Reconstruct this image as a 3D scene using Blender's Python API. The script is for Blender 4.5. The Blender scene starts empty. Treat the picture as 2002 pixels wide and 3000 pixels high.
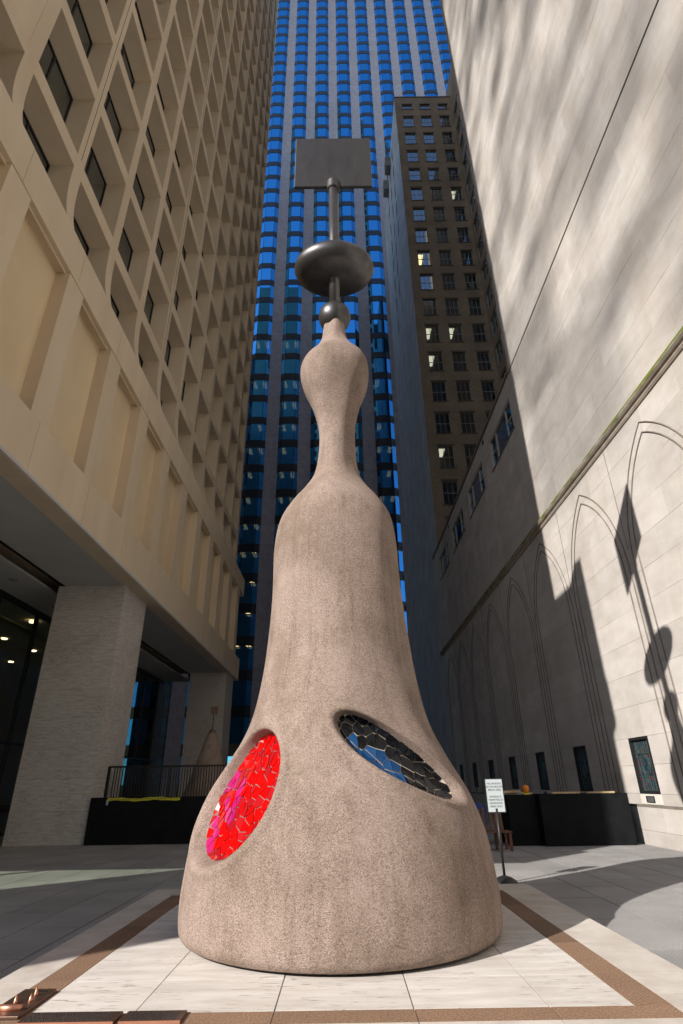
import bpy, math, random
from mathutils import Matrix, Vector, Quaternion
R = random.Random(7)
sc = bpy.context.scene
col = sc.collection

# ------------------------------------------------------------------ camera
cam = bpy.data.cameras.new("camera")
cam.sensor_fit = 'VERTICAL'; cam.sensor_height = 36.0
cam.lens = 36.0 * 1270.0 / 2350.0
cam.clip_start = 0.05; cam.clip_end = 3000
camo = bpy.data.objects.new("camera", cam); col.objects.link(camo)
_u = Vector((-38, 2595, 1270)).normalized()
_d = Vector((4, -622, 1270)); _d = (_d - _u * _d.dot(_u)).normalized()
_x = _d.cross(_u)
if _x.x < 0: _x = -_x
rt, up, fw = (Vector((_x[i], _d[i], _u[i])) for i in range(3))
EYE = Vector((0, 0, 1.25))
camo.matrix_world = Matrix(((rt.x, up.x, -fw.x, EYE.x), (rt.y, up.y, -fw.y, EYE.y), (rt.z, up.z, -fw.z, EYE.z), (0, 0, 0, 1)))
sc.camera = camo

# ------------------------------------------------------------------ light
SUN = Vector((0.665, 0.57, -0.485)).normalized()
w = bpy.data.worlds.new("World"); sc.world = w; w.use_nodes = True
nt = w.node_tree
sky = nt.nodes.new("ShaderNodeTexSky"); sky.sky_type = 'NISHITA'; sky.sun_disc = False
sky.sun_elevation = math.asin(-SUN.z); sky.sun_rotation = math.atan2(-SUN.x, -SUN.y)
sky.air_density = 1.0; sky.dust_density = 0.3; sky.ozone_density = 2.0
bg = nt.nodes["Background"]; bg.inputs[1].default_value = 0.13
nt.links.new(sky.outputs[0], bg.inputs[0])
sl = bpy.data.lights.new("sun", 'SUN'); sl.energy = 4.6; sl.angle = math.radians(0.5); sl.color = (1.0, 0.94, 0.87)
so = bpy.data.objects.new("sun", sl); col.objects.link(so)
so.rotation_euler = SUN.to_track_quat('-Z', 'Y').to_euler(); so.location = (-30, -30, 60)
vs = sc.view_settings
vs.view_transform = 'Standard'; vs.look = 'None'; vs.gamma = 1.0; vs.use_curve_mapping = False
vs.exposure = 0.66
sc.cycles.use_denoising = True
sc.cycles.max_bounces = 10; sc.cycles.diffuse_bounces = 5; sc.cycles.glossy_bounces = 4
sc.cycles.transparent_max_bounces = 8; sc.cycles.sample_clamp_indirect = 8.0

# ------------------------------------------------------------------ materials
def nmat(name):
    m = bpy.data.materials.new(name); m.use_nodes = True
    t = m.node_tree; t.nodes.clear()
    o = t.nodes.new("ShaderNodeOutputMaterial"); b = t.nodes.new("ShaderNodeBsdfPrincipled")
    t.links.new(b.outputs[0], o.inputs[0])
    return m, t, b, o
def N(t, kind, **kw):
    n = t.nodes.new("ShaderNode" + kind)
    for k, v in kw.items():
        if k.startswith('i_'):
            n.inputs[k[2:].replace('_', ' ')].default_value = v
        else: setattr(n, k, v)
    return n
def ramp(t, src, stops):
    r = N(t, "ValToRGB"); e = r.color_ramp.elements
    while len(e) < len(stops): e.new(0.5)
    for i, (p, c) in enumerate(stops):
        e[i].position = p; e[i].color = (*c, 1) if len(c) == 3 else c
    t.links.new(src, r.inputs[0]); return r
def mix(t, kind, fac, a, b):
    n = N(t, "Mix", data_type='RGBA', blend_type=kind)
    for s, v in ((n.inputs[0], fac), (n.inputs[6], a), (n.inputs[7], b)):
        if hasattr(v, 'links') or hasattr(v, 'is_linked'): t.links.new(v, s)
        else: s.default_value = v if isinstance(v, (int, float)) else (*v, 1)
    return n.outputs[2]
def pos(t, scale):
    g = N(t, "NewGeometry"); m = N(t, "Mapping"); m.inputs['Scale'].default_value = scale
    t.links.new(g.outputs['Position'], m.inputs[0]); return m.outputs[0], g
def noise(t, vec, scale, detail=5, rough=0.55):
    n = N(t, "TexNoise"); n.inputs['Scale'].default_value = scale; n.inputs['Detail'].default_value = detail
    n.inputs['Roughness'].default_value = rough; t.links.new(vec, n.inputs['Vector']); return n
def bump(t, b, h, strength, dist):
    n = N(t, "Bump"); n.inputs['Strength'].default_value = strength; n.inputs['Distance'].default_value = dist
    t.links.new(h, n.inputs['Height']); t.links.new(n.outputs[0], b.inputs['Normal']); return n
def vary(t, c, g, amt):
    """per piece tint: random per island plus random per object"""
    oi = N(t, "ObjectInfo"); a = N(t, "Math", operation='ADD'); f = N(t, "Math", operation='FRACT')
    t.links.new(oi.outputs['Random'], a.inputs[0]); t.links.new(g.outputs['Random Per Island'], a.inputs[1])
    t.links.new(a.outputs[0], f.inputs[0])
    mr = N(t, "MapRange"); mr.inputs[3].default_value = 1 - amt; mr.inputs[4].default_value = 1 + amt * .6
    t.links.new(f.outputs[0], mr.inputs[0])
    return mix(t, 'MULTIPLY', 1.0, c, mr.outputs[0])
def stone(name, c1, c2, scale=3.0, stretch=(1, 1, 1), grain=60, rough=.85, amt=.08, stain=.25, stainscale=.35, bmp=.25, bdist=.01, tintc=(.6, .5, .42)):
    m, t, b, o = nmat(name); v, g = pos(t, stretch); v0, _ = pos(t, (1, 1, 1))
    n1 = noise(t, v, scale, 6); r = ramp(t, n1.outputs[0], ((.3, c1), (.7, c2)))
    n2 = noise(t, v0, grain, 3, .7); rg = ramp(t, n2.outputs[0], ((.3, (.86,) * 3), (.7, (1.08,) * 3)))
    c = mix(t, 'MULTIPLY', 1.0, r.outputs[0], rg.outputs[0])
    vz, _ = pos(t, (1, 1, .25))
    n3 = noise(t, vz, stainscale * 3, 5, .6); rs = ramp(t, n3.outputs[0], ((.42, (0,) * 3), (.75, (stain,) * 3)))
    c = mix(t, 'MULTIPLY', rs.outputs[0], c, tintc)
    c = vary(t, c, g, amt)
    t.links.new(c, b.inputs['Base Color']); b.inputs['Roughness'].default_value = rough
    b.inputs['Specular IOR Level'].default_value = .3
    bump(t, b, n2.outputs[0], bmp, bdist); return m
def plain(name, c, rough=.6, metal=0.0, grain=.12, scale=8, spec=.4, bmp=0.0):
    m, t, b, o = nmat(name); v, g = pos(t, (1, 1, 1)); n1 = noise(t, v, scale, 5)
    r = ramp(t, n1.outputs[0], ((.3, tuple(x * (1 - grain) for x in c)), (.7, tuple(min(1, x * (1 + grain)) for x in c))))
    t.links.new(r.outputs[0], b.inputs['Base Color']); b.inputs['Roughness'].default_value = rough
    b.inputs['Metallic'].default_value = metal; b.inputs['Specular IOR Level'].default_value = spec
    if bmp: bump(t, b, n1.outputs[0], bmp, .01)
    return m
def emit(name, c, s):
    m, t, b, o = nmat(name); b.inputs['Base Color'].default_value = (*c, 1)
    b.inputs['Emission Color'].default_value = (*c, 1); b.inputs['Emission Strength'].default_value = s; return m
def glass(name, tint, refl, trans, base=.1, rough=.01, wav=.0):
    """coated window glass: mirror part over tinted see-through"""
    m, t, b, o = nmat(name)
    gl = N(t, "BsdfGlossy"); gl.inputs['Color'].default_value = (*refl, 1); gl.inputs['Roughness'].default_value = rough
    tr = N(t, "BsdfTransparent"); tr.inputs['Color'].default_value = (*trans, 1)
    lw = N(t, "LayerWeight"); lw.inputs['Blend'].default_value = .5; pw = N(t, "Math", operation='POWER'); pw.inputs[1].default_value = 4.0; t.links.new(lw.outputs['Facing'], pw.inputs[0])
    mr = N(t, "MapRange"); mr.inputs[3].default_value = base; mr.inputs[4].default_value = 1.0
    t.links.new(pw.outputs[0], mr.inputs[0])
    ms = N(t, "MixShader"); t.links.new(mr.outputs[0], ms.inputs[0]); t.links.new(tr.outputs[0], ms.inputs[1]); t.links.new(gl.outputs[0], ms.inputs[2])
    if wav:
        v, g = pos(t, (1, 1, 1)); n1 = noise(t, v, 1.3, 1); bn = N(t, "Bump"); bn.inputs['Strength'].default_value = wav; bn.inputs['Distance'].default_value = .05
        t.links.new(n1.outputs[0], bn.inputs['Height']); t.links.new(bn.outputs[0], gl.inputs['Normal'])
    t.links.new(ms.outputs[0], o.inputs[0]); t.nodes.remove(b); return m

def aggregate():
    m, t, b, o = nmat("exposed_aggregate"); v, g = pos(t, (1, 1, 1))
    vo = N(t, "TexVoronoi"); vo.inputs['Scale'].default_value = 165; t.links.new(v, vo.inputs['Vector'])
    sp = N(t, "SeparateColor"); t.links.new(vo.outputs['Color'], sp.inputs[0])
    r = ramp(t, sp.outputs[0], ((0.0, (.16, .118, .098)), (.2, (.26, .193, .16)), (.45, (.335, .252, .21)), (.8, (.375, .288, .242)), (1.0, (.46, .37, .32))))
    n0 = noise(t, v, 140, 3, .7); rg = ramp(t, n0.outputs[0], ((.3, (.82,) * 3), (.65, (1.08,) * 3)))
    c = mix(t, 'MULTIPLY', 1.0, r.outputs[0], rg.outputs[0])
    n1 = noise(t, v, 1.6, 6, .6); rs = ramp(t, n1.outputs[0], ((.42, (0,) * 3), (.66, (.75,) * 3)))
    c = mix(t, 'MULTIPLY', rs.outputs[0], c, (.62, .60, .54))
    vz, _ = pos(t, (5, 5, .35)); n2 = noise(t, vz, 2.2, 5, .6); r2 = ramp(t, n2.outputs[0], ((.5, (0,) * 3), (.75, (.55,) * 3)))
    c = mix(t, 'MULTIPLY', r2.outputs[0], c, (.55, .5, .46))
    n3 = noise(t, v, 2.6, 3, .5); r3 = ramp(t, n3.outputs[0], ((.55, (0,) * 3), (.8, (.5,) * 3)))
    c = mix(t, 'MIX', r3.outputs[0], c, (.42, .335, .285))
    t.links.new(c, b.inputs['Base Color']); b.inputs['Roughness'].default_value = .92; b.inputs['Specular IOR Level'].default_value = .25
    ad = N(t, "Math", operation='ADD'); t.links.new(vo.outputs['Distance'], ad.inputs[0]); t.links.new(n0.outputs[0], ad.inputs[1])
    bump(t, b, ad.outputs[0], .55, .012); return m
def travertine(name, c1, c2, ax, pits=.5, amt=.06, dark=(.3, .25, .2)):
    """ax: per-axis frequency, low along the veins"""
    m, t, b, o = nmat(name); v, g = pos(t, ax)
    n1 = noise(t, v, 1.6, 7, .62); r = ramp(t, n1.outputs[0], ((.3, c1), (.62, c2)))
    n2 = noise(t, v, 7, 4, .6); rp = ramp(t, n2.outputs[0], ((.0, (1,) * 3), (.35, (1,) * 3), (.42, (0,) * 3)))
    v0, _ = pos(t, (1, 1, 1)); n3 = noise(t, v0, 1.4, 4); rm = ramp(t, n3.outputs[0], ((.4, (0,) * 3), (.62, (pits,) * 3)))
    f = mix(t, 'MULTIPLY', 1.0, rp.outputs[0], rm.outputs[0])
    c = mix(t, 'MIX', f, r.outputs[0], dark)
    n4 = noise(t, v0, .9, 5); rd = ramp(t, n4.outputs[0], ((.5, (0,) * 3), (.75, (.35,) * 3)))
    c = mix(t, 'MULTIPLY', rd.outputs[0], c, (.62, .55, .47))
    c = vary(t, c, g, amt); t.links.new(c, b.inputs['Base Color']); b.inputs['Roughness'].default_value = .72
    bump(t, b, n2.outputs[0], .25, .01); return m
def granite(name, c1, c2, scale=90, amt=.1, rough=.75):
    m, t, b, o = nmat(name); v, g = pos(t, (1, 1, 1))
    n1 = noise(t, v, scale, 4, .75); r = ramp(t, n1.outputs[0], ((.35, c1), (.65, c2)))
    n2 = noise(t, v, 1.2, 6, .6); rs = ramp(t, n2.outputs[0], ((.3, (.8,) * 3), (.7, (1.08,) * 3)))
    c = mix(t, 'MULTIPLY', 1.0, r.outputs[0], rs.outputs[0]); c = vary(t, c, g, amt)
    t.links.new(c, b.inputs['Base Color']); b.inputs['Roughness'].default_value = rough
    bump(t, b, n1.outputs[0], .2, .004); return m
def brickmat(name, c1, c2, mortar, axis, rough=.9):
    m, t, b, o = nmat(name); g = N(t, "NewGeometry"); s = N(t, "SeparateXYZ"); t.links.new(g.outputs['Position'], s.inputs[0])
    cb = N(t, "CombineXYZ"); t.links.new(s.outputs[axis], cb.inputs[0]); t.links.new(s.outputs['Z'], cb.inputs[1])
    br = N(t, "TexBrick"); t.links.new(cb.outputs[0], br.inputs[0]); br.inputs['Scale'].default_value = 1.0
    br.inputs['Brick Width'].default_value = .3; br.inputs['Row Height'].default_value = .11; br.inputs['Mortar Size'].default_value = .012
    for k, c in (('Color1', c1), ('Color2', c2), ('Mortar', mortar)): br.inputs[k].default_value = (*c, 1)
    n = noise(t, g.outputs['Position'], .5, 6); rs = ramp(t, n.outputs[0], ((.3, (.75,) * 3), (.7, (1.08,) * 3)))
    c = mix(t, 'MULTIPLY', 1.0, br.outputs[0], rs.outputs[0]); t.links.new(c, b.inputs['Base Color']); b.inputs['Roughness'].default_value = rough
    return m
def bronze(name, c, rough=.35):
    m, t, b, o = nmat(name); v, g = pos(t, (1, 1, .3)); n1 = noise(t, v, 5, 6)
    r = ramp(t, n1.outputs[0], ((.3, tuple(x * .75 for x in c)), (.7, tuple(x * 1.2 for x in c))))
    t.links.new(r.outputs[0], b.inputs['Base Color']); b.inputs['Metallic'].default_value = .85
    rr = ramp(t, n1.outputs[0], ((.3, (rough + .15,) * 3), (.7, (rough - .05,) * 3))); t.links.new(rr.outputs[0], b.inputs['Roughness'])
    bump(t, b, n1.outputs[0], .06, .02); return m
def mosaic_tile(name, c, rough=.12):
    m, t, b, o = nmat(name); g = N(t, "NewGeometry")
    v = vary(t, c, g, .22); t.links.new(v, b.inputs['Base Color']); b.inputs['Roughness'].default_value = rough
    b.inputs['Coat Weight'].default_value = .04; b.inputs['Specular IOR Level'].default_value = .22; b.inputs['Coat Roughness'].default_value = .05; return m
def mossy():
    m = stone("mossy_limestone", (.30, .26, .22), (.42, .37, .31), 4, stain=.6)
    t = m.node_tree; b = t.nodes["Principled BSDF"]; src = b.inputs['Base Color'].links[0].from_socket
    v, g = pos(t, (1, .35, 1)); n = noise(t, v, 3, 6, .65)
    sx = N(t, "SeparateXYZ"); t.links.new(g.outputs['Position'], sx.inputs[0])
    mr = N(t, "MapRange"); mr.inputs[1].default_value = 9.22; mr.inputs[2].default_value = 9.42; mr.inputs[3].default_value = -.12; mr.inputs[4].default_value = .34
    t.links.new(sx.outputs['Z'], mr.inputs[0]); a = N(t, "Math", operation='ADD'); t.links.new(n.outputs[0], a.inputs[0]); t.links.new(mr.outputs[0], a.inputs[1])
    r = ramp(t, a.outputs[0], ((.5, (0,) * 3), (.62, (1,) * 3)))
    c = mix(t, 'MIX', r.outputs[0], src, (.13, .16, .025)); t.links.new(c, b.inputs['Base Color']); return m
def stained():
    m, t, b, o = nmat("stained_glass"); v, g = pos(t, (1, 1, 1))
    vo = N(t, "TexVoronoi"); vo.inputs['Scale'].default_value = 17; t.links.new(v, vo.inputs['Vector'])
    sp = N(t, "SeparateColor"); t.links.new(vo.outputs['Color'], sp.inputs[0])
    r = ramp(t, sp.outputs[0], ((0, (.015, .03, .035)), (.45, (.03, .06, .065)), (.7, (.02, .025, .05)), (.86, (.12, .012, .014)), (.95, (.05, .07, .05))))
    r.color_ramp.interpolation = 'CONSTANT'; t.links.new(r.outputs[0], b.inputs['Base Color']); b.inputs['Roughness'].default_value = .2
    bump(t, b, sp.outputs[1], .2, .01); return m

M = dict(
    lime=stone("limestone", (.455, .422, .39), (.555, .525, .495), 1.2, (1, 1, 2.2), amt=.09, stain=.45, tintc=(.72, .64, .55)),
    limed=stone("dark_limestone", (.16, .14, .12), (.24, .21, .18), 3, amt=.05),  # dark tone also paints groove shade along the arch lines
    limew=stone("clean_limestone", (.58, .55, .5), (.64, .61, .56), 2, amt=.02, stain=.1),
    moss=mossy(), stained=stained(),
    tan=stone("tan_precast", (.72, .595, .435), (.78, .655, .49), .8, (1, 1, .3), grain=120, amt=.035, stain=.3, bmp=.08, tintc=(.78, .7, .62)),
    tan2=stone("tan_plaster_panel", (.74, .595, .39), (.79, .645, .43), .8, grain=120, amt=.03, stain=.2, bmp=.06, tintc=(.8, .72, .62)),
    soffit=plain("soffit_paint", (.52, .52, .51), .8, grain=.06, scale=1),
    trav=travertine("travertine_column", (.44, .40, .365), (.62, .59, .56), (2.2, 2.2, 13), pits=1.0, dark=(.16, .125, .10)),
    slab=travertine("travertine_slab", (.47, .43, .39), (.63, .595, .555), (.9, 5.0, 1), pits=1.0, dark=(.22, .17, .13)),
    border=travertine("pale_border_stone", (.44, .39, .345), (.56, .52, .47), (2, 2, 1), pits=.2),
    brown=granite("brown_granite", (.10, .06, .036), (.33, .20, .125), 70, amt=.32),
    paver=granite("grey_granite", (.20, .195, .193), (.40, .39, .382), 75, amt=.1),
    mortar=plain("pale_mortar", (.30, .27, .235), .95, grain=.5, scale=5), joint=plain("joint_mortar", (.035, .033, .03), .95), asphalt=plain("asphalt", (.05, .05, .052), .9),
    agg=aggregate(), bronze=bronze("dark_bronze", (.11, .105, .105), .36), bronze2=bronze("worn_bronze", (.16, .10, .075), .4),
    copper=bronze("polished_copper", (.55, .27, .18), .35),
    grout=plain("mosaic_grout", (.20, .13, .11), .9), groutl=plain("pale_grout", (.52, .44, .34), .9),
    red=mosaic_tile("red_tile", (.55, .003, .003)), dred=mosaic_tile("deep_red_tile", (.36, .008, .012)), pink=mosaic_tile("magenta_tile", (.42, .014, .12)),
    black=mosaic_tile("black_tile", (.006, .007, .009), .08), blue=mosaic_tile("blue_tile", (.01, .06, .17), .1),
    granv=granite("lavender_granite", (.50, .445, .475), (.60, .54, .57), 3, amt=.06, rough=.6),
    spand=plain("dark_spandrel", (.028, .03, .04), .28, spec=.5), mull=plain("dark_mullion", (.02, .02, .022), .4),
    tglass=glass("blue_tower_glass", None, (.10, .50, 1.0), (.35, .40, .42), base=.72, wav=.0),
    wglass=glass("window_glass", None, (.75, .85, .95), (.6, .62, .6), base=.24, wav=.02),
    oglass=glass("lobby_glass", None, (.7, .75, .75), (.80, .86, .78), base=.08),
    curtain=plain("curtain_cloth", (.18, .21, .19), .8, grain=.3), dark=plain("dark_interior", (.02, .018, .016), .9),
    room=plain("office_interior", (.10, .09, .075), .9),
    brick=brickmat("tan_brick", (.46, .35, .24), (.38, .285, .19), (.30, .24, .18), 'X'), brick2=brickmat("tan_brick_side", (.46, .35, .24), (.38, .285, .19), (.30, .24, .18), 'Y'),
    wbrick=brickmat("white_painted_brick", (.78, .79, .80), (.72, .73, .75), (.66, .67, .69), 'Y'),
    sash=plain("sash_paint", (.40, .37, .32), .6), sill=plain("sill_stone", (.17, .14, .11), .85),
    ply=plain("black_plywood", (.008, .009, .010), .75, grain=.35, scale=3, spec=.12), wood=plain("bench_teak", (.13, .06, .035), .6, grain=.4, scale=12),
    lumber=plain("lumber", (.5, .36, .2), .75, grain=.2), tape=plain("yellow_tape", (.62, .56, .02), .45), lead=plain("dull_lead", (.045, .065, .065), .6), ink=plain("black_ink", (.012, .012, .014), .6),
    amber=plain("amber_plastic", (.7, .22, .01), .3), silver=plain("silver_tape", (.45, .46, .47), .4),
    rail=plain("black_paint", (.016, .016, .017), .45), signw=plain("sign_face", (.46, .52, .54), .5, grain=.03), steel=plain("grey_steel", (.3, .3, .31), .5, .3),
    tarp=plain("blue_tarp", (.01, .05, .22), .5), drywall=plain("lobby_wall", (.22, .12, .05), .8),
    warm=emit("downlight_glow", (1.0, .66, .34), 6.0), yellow=emit("fluorescent_warm", (1.0, .70, .26), 4.0), white=emit("fluorescent_white", (1.0, .93, .72), 1.7),
    conc=stone("grey_concrete", (.3, .29, .27), (.4, .39, .37), 1), facade=stone("far_masonry", (.52, .45, .36), (.60, .52, .42), 1))

# ------------------------------------------------------------------ mesh helpers
WL = {}
class MB:
    def __init__(s): s.v = []; s.f = []
    def box(s, a, b):
        (x0, y0, z0), (x1, y1, z1) = a, b; n = len(s.v)
        s.v += [(x0, y0, z0), (x1, y0, z0), (x1, y1, z0), (x0, y1, z0), (x0, y0, z1), (x1, y0, z1), (x1, y1, z1), (x0, y1, z1)]
        s.f += [tuple(n + i for i in q) for q in ((0, 3, 2, 1), (4, 5, 6, 7), (0, 1, 5, 4), (1, 2, 6, 5), (2, 3, 7, 6), (3, 0, 4, 7))]
        return s
    def rbox(s, c, sz, rz=0.0):
        ca, sa = math.cos(rz), math.sin(rz); n = len(s.v)
        for dz in (-.5, .5):
            for dx, dy in ((-.5, -.5), (.5, -.5), (.5, .5), (-.5, .5)):
                x, y = dx * sz[0], dy * sz[1]; s.v.append((c[0] + x * ca - y * sa, c[1] + x * sa + y * ca, c[2] + dz * sz[2]))
        s.f += [tuple(n + i for i in q) for q in ((0, 3, 2, 1), (4, 5, 6, 7), (0, 1, 5, 4), (1, 2, 6, 5), (2, 3, 7, 6), (3, 0, 4, 7))]
        return s
    def prism(s, pts, ax, a, b):
        """polygon pts (2D) extruded along axis ax from a to b"""
        n = len(s.v); k = len(pts)
        for d in (a, b):
            for p in pts:
                s.v.append((d, p[0], p[1]) if ax == 'x' else ((p[0], d, p[1]) if ax == 'y' else (p[0], p[1], d)))
        s.f.append(tuple(n + i for i in range(k))[::-1]); s.f.append(tuple(n + k + i for i in range(k)))
        for i in range(k): j = (i + 1) % k; s.f.append((n + i, n + j, n + k + j, n + k + i))
        return s
    def lathe(s, prof, c=(0, 0), seg=48, sy=1.0):
        n = len(s.v)
        for z, r in prof:
            for i in range(seg):
                a = 2 * math.pi * i / seg; s.v.append((c[0] + r * math.cos(a), c[1] + sy * r * math.sin(a), z))
        for j in range(len(prof) - 1):
            for i in range(seg):
                k = (i + 1) % seg; s.f.append((n + j * seg + i, n + j * seg + k, n + (j + 1) * seg + k, n + (j + 1) * seg + i))
        s.f.append(tuple(n + i for i in range(seg))[::-1]); m = n + (len(prof) - 1) * seg; s.f.append(tuple(m + i for i in range(seg)))
        return s
    def tube(s, path, r, seg=8):
        n = len(s.v); P = [Vector(p) for p in path]
        for i, p in enumerate(P):
            d = (P[min(i + 1, len(P) - 1)] - P[max(i - 1, 0)]).normalized()
            a = d.cross(Vector((0, 0, 1)) if abs(d.z) < .95 else Vector((1, 0, 0))).normalized(); b = d.cross(a)
            for k in range(seg):
                t = 2 * math.pi * k / seg; s.v.append(tuple(p + a * (r * math.cos(t)) + b * (r * math.sin(t))))
        for i in range(len(P) - 1):
            for k in range(seg):
                l = (k + 1) % seg; s.f.append((n + i * seg + k, n + i * seg + l, n + (i + 1) * seg + l, n + (i + 1) * seg + k))
        s.f.append(tuple(n + k for k in range(seg))[::-1]); m = n + (len(P) - 1) * seg; s.f.append(tuple(m + k for k in range(seg)))
        return s
    def mesh(s, name, mat, smooth=False):
        me = bpy.data.meshes.new(name); me.from_pydata(s.v, [], s.f); me.materials.append(M[mat])
        if smooth:
            for p in me.polygons: p.use_smooth = True
        me.update(); return me
    def build(s, name, mat, parent=None, smooth=False, kind=None, bevel=0):
        o = place(name, s.mesh(name, mat, smooth), (0, 0, 0), parent)
        if kind: o["kind"] = kind
        if bevel:
            md = o.modifiers.new("bevel", 'BEVEL'); md.width = bevel; md.segments = 2; md.limit_method = 'ANGLE'
        return o
def place(name, me, loc, parent=None, scale=None, rz=0.0):
    o = bpy.data.objects.new(name, me); col.objects.link(o); L = Vector(loc); WL[o.name] = L
    if parent is not None: o.parent = parent; L = L - WL[parent.name]
    o.location = L
    if scale: o.scale = scale
    if rz: o.rotation_euler = (0, 0, rz)
    return o
def thing(name, label, cat, loc=(0, 0, 0), group=None, kind=None):
    o = bpy.data.objects.new(name, None); col.objects.link(o); o.location = loc; WL[o.name] = Vector(loc); o.empty_display_size = .2
    tag(o, label, cat, group, kind); return o
def tag(o, label, cat, group=None, kind=None):
    o["label"] = label; o["category"] = cat
    if group: o["group"] = group
    if kind: o["kind"] = kind
    return o
CUBE = {}
def cube(mat):
    if mat not in CUBE: CUBE[mat] = MB().box((-.5, -.5, -.5), (.5, .5, .5)).mesh("piece_" + mat, mat)
    return CUBE[mat]
def pieces(name, mat, parent, items, limit=300, score=None):
    """items: (centre, size, rz). The ones that show largest become parts, the rest one part of kind stuff."""
    def sc_(it): return -(Vector(it[0]) - EYE).length
    items = sorted(items, key=score or sc_, reverse=True)
    out = [place(name, cube(mat), c, parent, s, rz) for c, s, rz in items[:limit]]
    rest = items[limit:]
    if rest:
        mb = MB()
        for c, s, rz in rest: mb.rbox(c, s, rz)
        mb.build("further_" + name + "s", mat, parent, kind="stuff")
    return out
def bx(a, b): return (tuple((p + q) / 2 for p, q in zip(a, b)), tuple(abs(q - p) for p, q in zip(a, b)), 0.0)
def arc_smooth(prof, n=8):
    """Catmull-Rom through (z, r) profile points"""
    out = []; P = [prof[0]] + list(prof) + [prof[-1]]
    for i in range(1, len(P) - 2):
        for k in range(n):
            t = k / n; q = []
            for d in (0, 1):
                a, b, c, e = P[i - 1][d], P[i][d], P[i + 1][d], P[i + 2][d]
                q.append(.5 * (2 * b + (c - a) * t + (2 * a - 5 * b + 4 * c - e) * t * t + (3 * b - a - 3 * c + e) * t ** 3))
            out.append(tuple(q))
    out.append(tuple(prof[-1])); return out
G = -0.12

# ------------------------------------------------------------------ ground
gr = MB(); gr.box((-400, -400, -.6), (400, 400, -.17)).build("ground", "asphalt")["kind"] = "structure"
pz = MB().box((-30, -6, -.165), (6.99, 40, -.135)).build("plaza", "joint"); pz["kind"] = "structure"
it = []; P0 = .615
for i in range(-2, 34):
    x0 = -11.475 + i * P0
    x1 = x0 + P0
    if x0 < -11.3 or x1 > 7.0: continue
    y = -3 + (0.61 if i % 2 else 0) + R.choice((0, .2))
    while y < 39:
        y1 = y + 1.22
        j = R.uniform(-.0015, .0015)
        inside = (x0 > -2.5 and x1 < 2.45 and y > 3.8 and y1 < 8.9)
        if not inside and y1 > 2.5: it.append(bx((x0 + .008, y + .008, -.16), (x1 - .008, y1 - .008, G + j)))
        y = y1
pieces("paver", "paver", pz, it)
# platform
pf = MB().box((-2.5, 3.72, -.16), (2.45, 8.9, -.007)).build("platform", "mortar"); pf["kind"] = "structure"
xs = [-1.955, -1.30, -.44, .415, 1.25, 1.775]; ys = [4.385, 5.01, 5.87, 6.72, 7.5, 8.185]
sl_ = []; 
for i in range(5):
    for j in range(5): sl_.append(bx((xs[i] + .005, ys[j] + .005, -.04), (xs[i + 1] - .005, ys[j + 1] - .005, R.uniform(-.0015, .0015))))
pieces("slab", "slab", pf, sl_)
bn = []
for j in range(5):
    for a, b in ((-2.185, -1.958), (1.778, 2.0)): bn.append(bx((a, ys[j] + .003, -.04), (b, ys[j + 1] - .003, .0005)))
xb = [-2.185, -1.36, -.44, .42, 1.25, 2.0]
for i in range(5):
    for a, b in ((4.185, 4.38), (8.19, 8.41)): bn.append(bx((xb[i] + .003, a, -.04), (xb[i + 1] - .003, b, .0005)))
pieces("band_stone", "brown", pf, bn)
bd = []
yb = [3.72, 4.6, 5.01, 5.87, 6.72, 7.5, 8.2, 8.9]
for j in range(7):
    for a, b in ((-2.5, -2.19), (2.005, 2.45)): bd.append(bx((a - .01 if a < 0 else a, yb[j] + .003, -.11), (b, yb[j + 1] - .003, -.001)))
for i in range(5):
    for a, b in ((3.72, 4.18), (8.415, 8.9)): bd.append(bx((xb[i] + .003, a, -.11), (xb[i + 1] - .003, b, -.001)))
pieces("border_stone", "border", pf, bd)

# ------------------------------------------------------------------ sculpture stand-in: a plain turned stone form with a metal finial
SX, SY = -.04, 6.45
su = thing("sculpture", "tall bell-shaped pebbled concrete sculpture with dark metal finial on travertine platform", "sculpture", (SX, SY, 0))
prof = arc_smooth([(.015, 1.42), (.035, 1.47), (.12, 1.505), (.4, 1.51), (.8, 1.46), (1.15, 1.33), (1.5, 1.12), (1.85, .95), (2.3, .85), (2.8, .80), (3.3, .775), (3.9, .765), (4.25, .71), (4.5, .58), (4.72, .42), (4.95, .30), (5.3, .25), (5.7, .255), (6.05, .33), (6.4, .46), (6.68, .50), (6.9, .44), (7.1, .29), (7.3, .19), (7.55, .16), (7.62, .155)], 10)
def rad(z):
    for (z0, r0), (z1, r1) in zip(prof, prof[1:]):
        if z <= z1: return r0 + (r1 - r0) * max(0, min(1, (z - z0) / max(1e-6, z1 - z0)))
    return prof[-1][1]
NICHE = [  # centre angle from the front (towards +x), height, half length, half width, tilt, depth
    (math.radians(-50), 1.18, .62, .55, math.radians(60), .15),
    (math.radians(29), 1.47, .70, .225, math.radians(-33), .13)]
def niche_uv(k, th, z):
    a, zc, L, W, tl, d = NICHE[k]; r = rad(zc)
    u = (th - a) * r; v = (z - zc) * 1.12
    return ((u * math.cos(tl) + v * math.sin(tl)) / L, (-u * math.sin(tl) + v * math.cos(tl)) / W)
def niche_pt(k, p, q):
    a, zc, L, W, tl, d = NICHE[k]; r = rad(zc); p *= L; q *= W
    return a + (p * math.cos(tl) - q * math.sin(tl)) / r, zc + (p * math.sin(tl) + q * math.cos(tl)) / 1.12
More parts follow.
